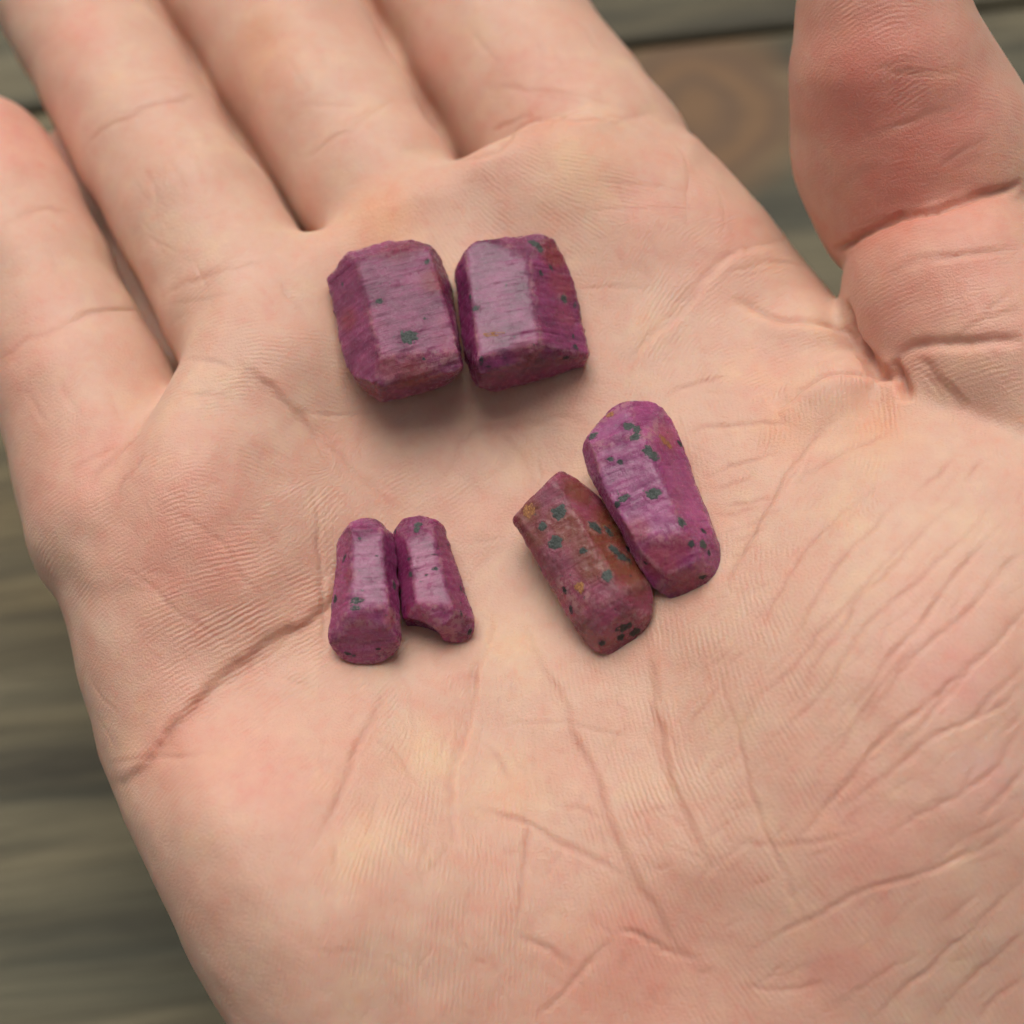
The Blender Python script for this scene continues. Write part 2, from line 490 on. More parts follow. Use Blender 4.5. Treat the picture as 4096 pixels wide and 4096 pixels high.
# web folds
crease(R6, [(250,1290),(330,1320),(440,1370),(560,1395),(700,1430),(800,1510),(862,1600)], 1.3, .75, -.5, .35)
crease(R6, [(430,1760),(500,1715),(570,1660),(680,1605),(790,1600),(885,1612)], 1.4, .7, -.55, .35, .15)
crease(R6, [(925,1545),(950,1620),(990,1690),(995,1730)], 2.6, .8, .0, .5)
crease(R6, [(1010,1530),(1080,1560),(1130,1620),(1190,1700),(1260,1760)], .9, .9, .0, .4)
crease(R6, [(935,1540),(1010,1490),(1110,1475),(1250,1475),(1500,1455)], 1.2, .8, .0, .35)
crease(ID, [(3388,1200),(3425,1310),(3462,1400),(3500,1450),(3540,1488),(3590,1510)], 3.2, .75, .0, .6, .2)
# thumb wrinkles
crease(R6, [(670,1075),(760,1040),(900,970),(1050,915),(1250,860),(1500,790)], 1.5, .55, .0, .5, .1)
crease(R6, [(900,1200),(1000,1140),(1150,1115),(1330,1085),(1500,1070)], .4, .6, .0, .3); crease(R6, [(930,1010),(1100,985),(1300,960)], .15, .25)
crease(R6, [(960,1170),(1180,1110),(1300,1080)], .2, .35); crease(R6, [(1290,1440),(1350,1330),(1500,1220)], .3, .45); crease(R6, [(1180,1480),(1300,1390),(1500,1310)], .3, .45)
crease(R6, [(880,280),(1000,305),(1110,315),(1260,300)], .2, .5, .0, .5); crease(R6, [(840,290),(930,265),(1040,240)], .14, .5, .0, .4)
crease(R6, [(760,600),(900,560),(1020,520),(1130,480),(1200,460)], .18, .6, .0, .5); crease(R6, [(1130,730),(1220,660),(1340,600)], .2, .4)
crease(R6, [(670,990),(820,955),(1000,900),(1200,830)], .2, .25, .0, .3); crease(R6, [(640,850),(760,770),(900,700)], .1, .7, .0, .4)
# fan of wrinkles right of the crystals
for pts, dp in ([[(170,225),(330,165),(500,130)], .4], [[(290,425),(420,390),(560,372),(800,345)], .5], [[(370,620),(480,575),(600,540),(760,505)], .5],
            [[(420,680),(560,640),(640,600)], .3], [[(480,760),(620,740),(750,715)], .45], [[(420,800),(560,790),(650,770)], .3],
            [[(560,880),(650,830),(760,780)], .25], [[(520,930),(620,900),(700,850)], .25], [[(500,1010),(600,960),(650,920)], .2]):
    crease(Q3, pts, dp * .85, .31, .0, .5, .3, 14, .2)
crease(Q3, [(1060,310),(960,400),(890,490),(835,600),(760,720),(640,900),(560,1020),(500,1170)], .6, .6, .2, .35)
crease(Q3, [(1330,380),(1150,460),(950,570),(780,710)], .4, .5, .0, .3)
for pts, dp in ([[(1230,680),(1120,760),(1000,870),(800,1100),(690,1270),(620,1410)], .4], [[(1330,710),(1130,910),(1000,1080),(900,1270),(820,1410),(760,1480)], .45],
            [[(1500,760),(1330,950),(1200,1110),(1000,1330),(850,1500),(700,1650),(560,1790)], .45], [[(1650,690),(1420,930),(1280,1090),(1150,1220),(1050,1360),(950,1480),(830,1660),(720,1800)], .5],
            [[(1820,680),(1600,930),(1390,1150),(1150,1390),(1020,1560),(900,1700),(760,1830),(640,1960)], .55], [[(1927,740),(1760,930),(1640,1080),(1500,1280),(1380,1420),(1250,1560),(1050,1800),(960,1900)], .55],
            [[(1960,930),(1750,1180),(1600,1310),(1480,1400),(1330,1590),(1200,1750),(1060,1950)], .5], [[(1960,1220),(1790,1400),(1600,1600),(1440,1780),(1290,1960)], .5],
            [[(1960,1500),(1800,1640),(1650,1800),(1550,1932)], .4], [[(1580,510),(1500,600),(1400,690)], .3], [[(1720,530),(1640,640)], .25]):
    crease(Q3, pts, dp * .85, .31, .0, .5, .3, 14, .2)
for pts, dp in ([[(1420,-30),(1250,200),(1090,430),(980,570)], .45], [[(1720,0),(1480,230),(1200,480),(1030,680),(870,860),(790,980)], .6],
            [[(1960,140),(1720,320),(1480,430),(1300,590),(1100,730),(1000,800)], .45], [[(1960,330),(1790,560),(1600,710),(1420,820),(1250,920)], .4],
            [[(1960,540),(1840,700),(1700,850)], .4], [[(1960,790),(1760,920),(1500,1030),(1250,1110),(1050,1200),(870,1290),(700,1400),(560,1490)], .5],
            [[(1960,1090),(1750,1290),(1500,1500),(1330,1650),(1180,1810)], .5], [[(1960,1350),(1800,1480),(1650,1620),(1500,1790)], .4], [[(1960,1560),(1800,1700),(1700,1811)], .4],
            [[(1340,1500),(1250,1570),(1160,1630)], .3], [[(480,100),(400,250),(280,400)], .25], [[(430,60),(480,220),(540,400),(590,600),(650,800),(720,990),(800,1190),(870,1360)], .4],
            [[(1200,850),(1050,890),(900,930),(700,940),(450,920)], .25], [[(1010,1600),(880,1640),(700,1660),(540,1640)], .3]):
    crease(Q4, pts, dp * .8, .32, .0, .5, .3, 14, .2)
# finger creases
crease(R4, [(320,570),(400,490),(480,435),(570,400),(650,382),(790,372)], .5, .55, .0, .4); crease(R4, [(480,330),(580,310),(690,320),(770,350)], .2, .5, .0, .3)
crease(R4, [(640,1130),(740,1080),(860,1030),(960,1010),(1050,1000)], .35, .5, .0, .3); crease(R4, [(650,1180),(800,1150),(920,1120)], .2, .4, .0, .2)
crease(R4, [(0,880),(100,830),(200,815),(330,850)], .35, .6, .0, .4); crease(R4, [(230,1270),(330,1220),(420,1200),(540,1200)], .5, .7, .0, .4); crease(R4, [(0,1400),(120,1320),(300,1260)], .25, .6)
crease(R4, [(330,1880),(420,1800),(480,1740),(550,1690)], .5, .6, .0, .6); crease(R4, [(250,1830),(380,1760),(480,1730)], .25, .5, .0, .4); crease(R4, [(440,1932),(500,1850),(560,1750)], .5, .5, .0, .5)
crease(R5, [(520,560),(600,510),(690,440),(780,380),(870,350)], .45, .5, .0, .35); crease(R5, [(510,380),(640,370),(760,360)], .2, .4, .0, .2)
crease(R5, [(1030,565),(1130,560),(1210,540),(1270,490),(1330,445),(1450,420),(1600,405),(1800,400)], .8, .7, -.25, .5)
crease(R5, [(1200,470),(1270,430),(1350,405)], .4, .5, .0, .6); crease(R5, [(1180,300),(1350,330),(1550,350),(1650,390)], .2, .5, .0, .4)
# long soft furrows on the finger pads
for a, b in (((650,600),(720,760)), ((560,650),(620,800)), ((730,560),(800,720)), ((180,950),(260,1120)), ((100,1500),(180,1650)), ((220,1450),(300,1600)), ((420,1500),(470,1640))):
    crease(R4, [a, b], .16, .45, .0, .15)
for a, b in (((1120,110),(1230,230)), ((1280,60),(1390,210)), ((480,200),(560,330)), ((560,120),(640,260)), ((1400,150),(1480,290)), ((1500,60),(1600,200))):
    crease(R5, [a, b], .18, .5, .0, .15)
# scattered fine wrinkles, random: thenar (diagonal), palm centre, wrist
rr = random.Random(5)
for i in range(170):
    x, y = rr.uniform(2700, 4150), rr.uniform(1900, 4096)
    if y < 4500 - 0.95 * x + 600: continue
    an = math.radians(rr.gauss(-47, 8) + (y - 2800) / 90); L_ = rr.uniform(60, 260)
    crease(ID, [(x, y), (x + L_ * .5 * math.cos(an), y + L_ * .5 * math.sin(an) + rr.uniform(-8, 8)), (x + L_ * math.cos(an), y + L_ * math.sin(an))], rr.uniform(.12, .3), rr.uniform(.22, .3), 0, .22, .4)
for i in range(150):
    x, y = rr.uniform(1300, 2700), rr.uniform(2700, 4096)
    an = math.radians(rr.choice((85, 95, 110, 20, 60)) + rr.gauss(0, 10)); L_ = rr.uniform(50, 200)
    crease(ID, [(x, y), (x + L_ * math.cos(an), y + L_ * math.sin(an))], rr.uniform(.1, .24), rr.uniform(.22, .28), 0, .2, .4)
for i in range(40):
    x, y = rr.uniform(3250, 4096), rr.uniform(1050, 1500)
    an = math.radians(rr.choice((-18, -30, 60)) + rr.gauss(0, 8)); L_ = rr.uniform(50, 180)
    crease(ID, [(x, y), (x + L_ * math.cos(an), y + L_ * math.sin(an))], rr.uniform(.06, .14), rr.uniform(.18, .3), 0, .05, .4)
for i in range(150):
    x, y = rr.uniform(500, 2900), rr.uniform(700, 2700)
    an = math.radians(rr.choice((50, -10, 75, 30)) + rr.gauss(0, 14)); L_ = rr.uniform(60, 220)
    crease(ID, [(x, y), (x + L_ * math.cos(an), y + L_ * math.sin(an))], rr.uniform(.08, .2), rr.uniform(.22, .28), 0, .15, .4)

jr = np.random.default_rng(3)
for pts, depth, wid, step, redd, taper, jit, bulge in CREASES:
    s = spline(pts)
    n = len(s)
    wob = np.cumsum(jr.normal(0, 1, (n, 2)), 0); wob -= np.linspace(0, 1, n)[:, None] * wob[-1]
    s = s + wob * jit * .22
    p3 = [hit(a, b)[0] for a, b in s]
    ok = [q is not None for q in p3]
    tt = np.linspace(0, 1, n)
    amp = np.clip(np.minimum(tt, 1 - tt) / taper, 0, 1) ** .7 * (1 + .25 * np.sin(tt * n * .55 + jr.uniform(0, 6)) * jr.uniform(.3, 1))
    p3 = np.array([q for q in p3 if q is not None]); amp = amp[ok]
    if len(p3) < 2: continue
    reach = max(4.5 * wid, 10 * wid if step else 0) + .5
    lo, hi = p3.min(0) - reach, p3.max(0) + reach
    sel = np.where(((co > lo) & (co < hi)).all(1) & UP)[0]
    if len(sel) == 0: continue
    c = co[sel]
    bd = np.full(len(c), 1e9); ba = np.zeros(len(c)); sg = np.zeros(len(c))
    for i in range(len(p3) - 1):
        a, e = p3[i], p3[i + 1] - p3[i]
        l2 = e @ e
        if l2 < 1e-6 or l2 > 25: continue
        t = np.clip(((c - a) @ e) / l2, 0, 1)
        dv = c - a - t[:, None] * e
        dd = (dv * dv).sum(1)
        m = dd < bd
        bd[m] = dd[m]; ba[m] = (amp[i] * (1 - t) + amp[i + 1] * t)[m]
        sg[m] = (e[0] * dv[:, 1] - e[1] * dv[:, 0])[m] / math.sqrt(l2)
    bd = np.sqrt(bd)
    g = np.exp(-(bd / wid) ** 2)
    dsp[sel] += ba * depth * (-g + bulge * np.exp(-(bd / (2.6 * wid)) ** 2))
    if step:
        dsp[sel] += ba * step * np.tanh(sg / wid) * np.exp(-(bd / (4.5 * wid)) ** 2)
    red[sel] = np.maximum(red[sel], redd * ba * np.exp(-(bd / (1.3 * wid)) ** 2))

# soft fleshy unevenness
dsp += .35 * value_noise(co, 9.0, 3) + .14 * value_noise(co, 3.7, 7) + .035 * value_noise(co, 1.5, 9)
co2 = co + no * dsp[:, None]

lap('-- HAND: skin colour')
# ------------------------------------------------------------------ HAND: skin colour of the flesh, by place
SK = np.array([.655, .418, .312])
tint = np.tile(SK, (len(co), 1))
PATCH = [ # px, py, radius px, change of r,g,b
 (30,520,330,.04,-.10,-.07),(100,1450,260,.02,-.05,-.035),(380,1850,220,.0,-.07,-.05),(250,650,200,.02,-.05,-.03),(120,2000,150,.0,-.05,-.03),
 (300,130,170,.04,-.05,-.04),(1050,250,200,.04,-.04,-.05),(1050,100,150,.03,-.01,-.04),(2150,330,220,.0,-.06,-.04),(2150,520,120,-.02,-.09,-.07),
 (1750,220,230,.02,-.03,-.02),(1500,880,220,.05,-.02,-.06),(1560,860,110,.03,-.03,-.05),(2300,640,200,.04,.02,-.03),
 (3500,100,330,.0,-.14,-.105),(3350,400,280,-.02,-.12,-.09),(3600,650,300,-.03,-.13,-.10),(3900,350,260,.0,-.09,-.06),(3480,880,220,-.04,-.14,-.11),(3900,720,260,-.02,-.10,-.08),(3950,1150,330,.02,-.07,-.05),(3550,1250,200,.02,-.07,-.05),
 (820,2000,330,.02,-.05,-.035),(700,2350,330,.01,-.055,-.04),(620,2950,200,-.01,-.07,-.055),(420,2500,80,.0,.03,.03),(900,3000,260,.02,-.04,-.025),(1150,3150,230,.01,-.05,-.03),
 (1490,3320,110,.06,.07,.02),(1400,3450,90,.05,.06,.0),(1700,3000,130,.05,.06,.0),(2050,3150,150,.05,.04,-.01),(2050,2600,130,.04,.04,.0),
 (2500,3700,230,.01,-.05,-.035),(2700,3900,260,.0,-.06,-.045),(2300,4000,260,.0,-.05,-.04),(3350,3850,180,.0,-.09,-.06),(3550,3380,180,.02,-.06,-.035),(3300,3300,150,.02,-.05,-.03),
 (3150,1720,130,.03,-.06,-.06),(3050,1500,170,.04,-.03,-.03),(3500,1700,160,.04,-.02,-.06),(3600,2200,240,.02,.03,.02),(3700,2600,230,.02,-.01,.01),(3900,2350,170,.03,.03,.03),(3880,2750,150,.02,-.04,-.01),(3950,3100,150,.0,-.02,.02),
 (2900,950,230,.0,-.045,-.03),(2600,800,200,.03,-.02,-.01),(2700,1150,170,.02,.02,.02),(1600,2000,220,-.01,-.03,-.02),(980,1080,110,.05,.06,.06),(700,390,120,.03,.03,.04),(330,1250,150,.03,.03,.04),(1200,2500,200,.0,-.03,-.03),
]
for a, b, r_, dr, dg_, db_ in PATCH:
    q, _ = hit(a, b)
    if q is None: continue
    rm = r_ * HALF / 2048
    g = np.exp(-((co - q) ** 2).sum(1) / rm ** 2)
    tint += g[:, None] * np.array([dr, dg_, db_]) * .75
RED = np.array([.56, .27, .19])
tint = tint * (1 - .7 * red[:, None]) + RED * .7 * red[:, None]

# friction ridge direction (degrees in the picture plane, along the ridge) and strength
RIDGE = [ # px,py,angle of ridge line (0 = to the right, 90 = up), strength
 (650,2350,18,1),(900,2300,12,1),(1150,2350,30,1),(800,2600,28,1),(500,2700,50,.8),(1000,2500,32,1),(900,1900,-8,.7),(1100,1750,-25,.7),(800,1600,15,.7),(1250,2100,55,.6),(600,1900,25,.6),
 (800,3000,40,.8),(1200,3000,42,.9),(1000,3300,52,.8),(700,3500,60,.6),(1300,3300,62,.8),(1200,3700,78,.7),(1600,3500,86,.7),(1700,3900,88,.9),(2000,3900,86,.9),(2000,3000,95,.5),(2300,3200,100,.6),
 (2600,2900,100,.8),(2700,3300,115,.9),(2900,3600,122,.9),(2500,3500,110,.8),(3100,3300,120,.6),(3200,3700,130,.5),(2750,2700,97,.8),
 (2700,2000,-85,.5),(2800,1700,-80,.8),(3000,1400,15,.6),(3300,1600,-88,.9),(3200,1900,60,.5),(2700,1500,62,.9),(2600,1250,58,.9),(2900,1150,40,.6),
 (2400,750,-5,.8),(2600,650,-12,.7),(2300,950,-40,.7),(2500,1050,60,.6),(2050,900,-40,.6),(1800,950,-60,.4),(2050,1650,70,.4),(1500,1000,20,.3),
 (3400,250,45,.8),(3300,500,95,.9),(3500,80,12,.7),(3700,150,-20,.6),(3600,400,30,.5),(3400,700,92,.8),(3600,1200,5,.6),(3500,1100,0,.6),(3700,700,0,.3),
 (1700,1900,35,.5),(1500,2300,55,.5),(3600,2300,130,.15),(3700,3000,130,.15),(600,700,60,.2),(1200,300,60,.2),(2000,250,60,.2),(200,1200,60,.2)]
cs = np.zeros(len(co)); sn = np.zeros(len(co)); am = np.zeros(len(co)); ws = np.full(len(co), 1e-9)
for a, b, an, st in RIDGE:
    q, _ = hit(a, b)
    if q is None: continue
    g = 1.0 / (((co - q) ** 2).sum(1) + 9.0) ** 2
    t = 2 * math.radians(an)
    cs += g * math.cos(t); sn += g * math.sin(t); am += g * st; ws += g
am = am / ws * np.clip((no[:, 2] - .05) / .4, 0, 1)
nrm = np.hypot(cs, sn) + 1e-12

me.vertices.foreach_set('co', (co2 * MM).astype(np.float32).ravel())
me.update()
set_attr(me, 'flesh', 'FLOAT_COLOR', np.c_[np.clip(tint, .02, .95), np.ones(len(co))])
set_attr(me, 'ridge', 'FLOAT_VECTOR', np.c_[cs / nrm, sn / nrm, am])

# ------------------------------------------------------------------ HAND: skin
m, N, L, B = new_mat('skin')
tc = nd(N, 'ShaderNodeTexCoord')
mm_ = nd(N, 'ShaderNodeVectorMath', _operation='SCALE'); mm_.inputs['Scale'].default_value = 1000.0
L.new(tc.outputs['Object'], mm_.inputs[0]); vec = mm_.outputs[0]
fa = nd(N, 'ShaderNodeAttribute', _attribute_name='flesh')
ra = nd(N, 'ShaderNodeAttribute', _attribute_name='ridge')
sx = nd(N, 'ShaderNodeSeparateXYZ'); L.new(ra.outputs['Vector'], sx.inputs[0])
ang = math_n(N, L, 'ARCTAN2', sx.outputs[1], sx.outputs[0])
ang = math_n(N, L, 'MULTIPLY', ang, .5)
ang = math_n(N, L, 'ADD', ang, math.pi / 2)
wn = nd(N, 'ShaderNodeTexNoise', Scale=.9, Detail=1.0); L.new(vec, wn.inputs['Vector'])
wv = nd(N, 'ShaderNodeVectorMath', _operation='MULTIPLY_ADD'); L.new(wn.outputs['Color'], wv.inputs[0]); wv.inputs[1].default_value = (.35,) * 3; L.new(vec, wv.inputs[2])
gb = nd(N, 'ShaderNodeTexGabor', _gabor_type='2D')
gb.inputs['Scale'].default_value = .26; gb.inputs['Frequency'].default_value = 7.6; gb.inputs['Anisotropy'].default_value = 1.0
L.new(wv.outputs[0], gb.inputs['Vector'])
for s in gb.inputs:
    if s.name == 'Orientation' and s.type == 'VALUE': L.new(ang, s)
rv = gb.outputs['Value']
brk = nd(N, 'ShaderNodeTexNoise', Scale=.22, Detail=2.0); L.new(vec, brk.inputs['Vector'])
ramp = math_n(N, L, 'MULTIPLY', sx.outputs[2], map_r(N, L, brk.outputs[0], .35, .6, .55, 1.0))
rh = math_n(N, L, 'MULTIPLY', rv, ramp)
fn = nd(N, 'ShaderNodeTexNoise', Scale=4.2, Detail=2.0, Roughness=.65); L.new(vec, fn.inputs['Vector'])
hsum = math_n(N, L, 'MULTIPLY', rh, .10)
hsum = math_n(N, L, 'MULTIPLY_ADD', fn.outputs[0], .10, hsum)
bp = nd(N, 'ShaderNodeBump', Strength=1.0, Distance=MM); L.new(hsum, bp.inputs['Height']); L.new(bp.outputs[0], B.inputs['Normal'])
mn = nd(N, 'ShaderNodeTexNoise', Scale=.16, Detail=3.0, Roughness=.6); L.new(vec, mn.inputs['Vector'])
m2 = nd(N, 'ShaderNodeTexNoise', Scale=.55, Detail=3.0, Roughness=.65); L.new(vec, m2.inputs['Vector'])
c = mix_c(N, L, map_r(N, L, mn.outputs[0], .42, .66, 0, .5), fa.outputs['Color'], (1.0, .80, .78), 'MULTIPLY')
c = mix_c(N, L, map_r(N, L, mn.outputs[0], .46, .30, 0, .75), c, (1.06, 1.08, 1.0), 'MULTIPLY')
c = mix_c(N, L, map_r(N, L, m2.outputs[0], .5, .70, 0, .5), c, (1.0, .82, .80), 'MULTIPLY')
c = mix_c(N, L, map_r(N, L, m2.outputs[0], .46, .28, 0, .7), c, (1.05, 1.08, 1.06), 'MULTIPLY')
c = mix_c(N, L, map_r(N, L, rh, 0, .8, 0, .22), c, (1.07, 1.1, 1.12), 'MULTIPLY')
L.new(c, B.inputs['Base Color'])
B.inputs['Roughness'].default_value = .5
L.new(map_r(N, L, fn.outputs[0], .3, .7, .36, .56), B.inputs['Roughness'])
B.inputs['Specular IOR Level'].default_value = .42
B.inputs['Subsurface Weight'].default_value = .85
B.inputs['Subsurface Radius'].default_value = (1.0, .36, .2)
B.inputs['Subsurface Scale'].default_value = .0012
me.materials.append(m)
hand = bpy.data.objects.new('hand', me)
COL.objects.link(hand)
tag(hand, 'open right hand, palm up, fingers together and thumb apart, holding six ruby crystals', 'hand')

bvh_hand = BVHTree.FromPolygons([tuple(q) for q in co2], [tuple(q) for q in fl.reshape(-1, 4)])

lap('-------------- TABLE')
# ------------------------------------------------------------------ TABLE: weathered planks
TZ = -82.0
m, N, L, B = new_mat('weathered_wood')
tc = nd(N, 'ShaderNodeTexCoord'); oi = nd(N, 'ShaderNodeObjectInfo')
mp = nd(N, 'ShaderNodeMapping'); L.new(tc.outputs['Object'], mp.inputs['Vector']); mp.inputs['Scale'].default_value = (8, 90, 40)
ofs = nd(N, 'ShaderNodeVectorMath', _operation='MULTIPLY_ADD'); L.new(oi.outputs['Random'], ofs.inputs[0]); ofs.inputs[1].default_value = (7, 13, 5); L.new(mp.outputs[0], ofs.inputs[2])
# knot: rings around a point of the plank, grain flows round it
kx = nd(N, 'ShaderNodeAttribute', _attribute_type='OBJECT', _attribute_name='knot')
kd = nd(N, 'ShaderNodeVectorMath', _operation='DISTANCE')
kp = nd(N, 'ShaderNodeMapping'); L.new(tc.outputs['Object'], kp.inputs['Vector']); kp.inputs['Scale'].default_value = (1, 1, 0)
n0 = nd(N, 'ShaderNodeTexNoise', Scale=70.0, Detail=3.0); L.new(tc.outputs['Object'], n0.inputs['Vector'])
kw = nd(N, 'ShaderNodeVectorMath', _operation='MULTIPLY_ADD'); L.new(n0.outputs['Color'], kw.inputs[0]); kw.inputs[1].default_value = (.008,) * 3; L.new(kp.outputs[0], kw.inputs[2])
L.new(kw.outputs[0], kd.inputs[0]); L.new(kx.outputs['Vector'], kd.inputs[1])
g1 = nd(N, 'ShaderNodeTexNoise', Scale=1.0, Detail=7.0, Roughness=.62, Distortion=.6); L.new(ofs.outputs[0], g1.inputs['Vector'])
g2 = nd(N, 'ShaderNodeTexNoise', Scale=.35, Detail=3.0); L.new(ofs.outputs[0], g2.inputs['Vector'])
g3 = nd(N, 'ShaderNodeTexNoise', Scale=6.0, Detail=6.0, Roughness=.7); L.new(ofs.outputs[0], g3.inputs['Vector'])
c = mix_c(N, L, map_r(N, L, g1.outputs[0], .36, .66), (.050, .043, .024), (.20, .165, .092))
c = mix_c(N, L, map_r(N, L, g2.outputs[0], .5, .72, 0, .75), c, (.27, .195, .085))
c = mix_c(N, L, map_r(N, L, g2.outputs[0], .48, .3, 0, .6), c, (.080, .082, .056))
c = mix_c(N, L, map_r(N, L, g3.outputs[0], .55, .8, 0, .6), c, (.07, .06, .042))
g4m = nd(N, 'ShaderNodeMapping'); L.new(tc.outputs['Object'], g4m.inputs['Vector']); g4m.inputs['Scale'].default_value = (14, 230, 60)
g4 = nd(N, 'ShaderNodeTexNoise', Scale=1.0, Detail=4.0, Roughness=.6, Distortion=.4); L.new(g4m.outputs[0], g4.inputs['Vector'])
c = mix_c(N, L, map_r(N, L, g4.outputs[0], .50, .68, 0, .75), c, (.035, .030, .018))
c = mix_c(N, L, map_r(N, L, g4.outputs[0], .42, .28, 0, .5), c, (.25, .21, .125))
kn = map_r(N, L, kd.outputs['Value'], .021, .012, 0, .95)
c = mix_c(N, L, kn, c, (.185, .10, .045))
kwv = math_n(N, L, 'SINE', math_n(N, L, 'MULTIPLY', kd.outputs['Value'], 1100))
c = mix_c(N, L, math_n(N, L, 'MULTIPLY', kn, map_r(N, L, kwv, -1, 1, 0, .5)), c, (.09, .055, .035))
c = mix_c(N, L, map_r(N, L, kd.outputs['Value'], .0042, .0015), c, (.035, .025, .014))
L.new(c, B.inputs['Base Color']); B.inputs['Roughness'].default_value = .75
hh = math_n(N, L, 'MULTIPLY_ADD', g3.outputs[0], .4, g1.outputs[0])
bp = nd(N, 'ShaderNodeBump', Strength=.6, Distance=.0012); L.new(hh, bp.inputs['Height']); L.new(bp.outputs[0], B.inputs['Normal'])
wood = m
m, N, L, B = new_mat('dark_gap'); B.inputs['Base Color'].default_value = (.06, .05, .035, 1); B.inputs['Roughness'].default_value = .9
gapm = m

YAW = math.radians(7.5)
table = bpy.data.objects.new('tabletop', None); COL.objects.link(table)
gpt = P(3000, 128, TZ)          # a point on the joint between the two planks seen in the photograph
table.location = (gpt[0] * MM, gpt[1] * MM, TZ * MM); table.rotation_euler = (0, 0, YAW)
tag(table, kind='structure')
PW, GAP, PL, TH = .215, .0009, .8, .022
kpt = P(2880, 350, TZ) - gpt
kl = (kpt[0] * math.cos(-YAW) - kpt[1] * math.sin(-YAW), kpt[0] * math.sin(-YAW) + kpt[1] * math.cos(-YAW))
for i, off in enumerate((1, 0, -1, -2)):
    bm = bmesh.new()
    bmesh.ops.create_cube(bm, size=1, matrix=Matrix.Diagonal((PL, PW, TH, 1)))
    bmesh.ops.bevel(bm, geom=bm.edges[:], offset=.0016, segments=3, affect='EDGES', profile=.5)
    pm = bpy.data.meshes.new('plank'); bm.to_mesh(pm); bm.free()
    pm.materials.append(wood)
    o = bpy.data.objects.new('plank', pm); COL.objects.link(o); o.parent = table
    yc = (off - .5) * (PW + GAP)
    o.location = (.01 * (-1) ** i, yc, -TH / 2 + (.0, .0, -.0006, .0004)[i])
    if off == 0:
        o['knot'] = (kl[0] * MM - o.location.x, kl[1] * MM - yc, 0.0)
    else:
        o['knot'] = (5.0, 5.0, 0.0)
bm = bmesh.new(); bmesh.ops.create_cube(bm, size=1, matrix=Matrix.Diagonal((PL * .98, 4 * PW, .01, 1)))
pm = bpy.data.meshes.new('backing_board'); bm.to_mesh(pm); bm.free(); pm.materials.append(gapm)
o = bpy.data.objects.new('backing_board', pm); COL.objects.link(o); o.parent = table; o.location = (0, -(PW + GAP), -TH - .008)

lap('----------- CRYSTALS')
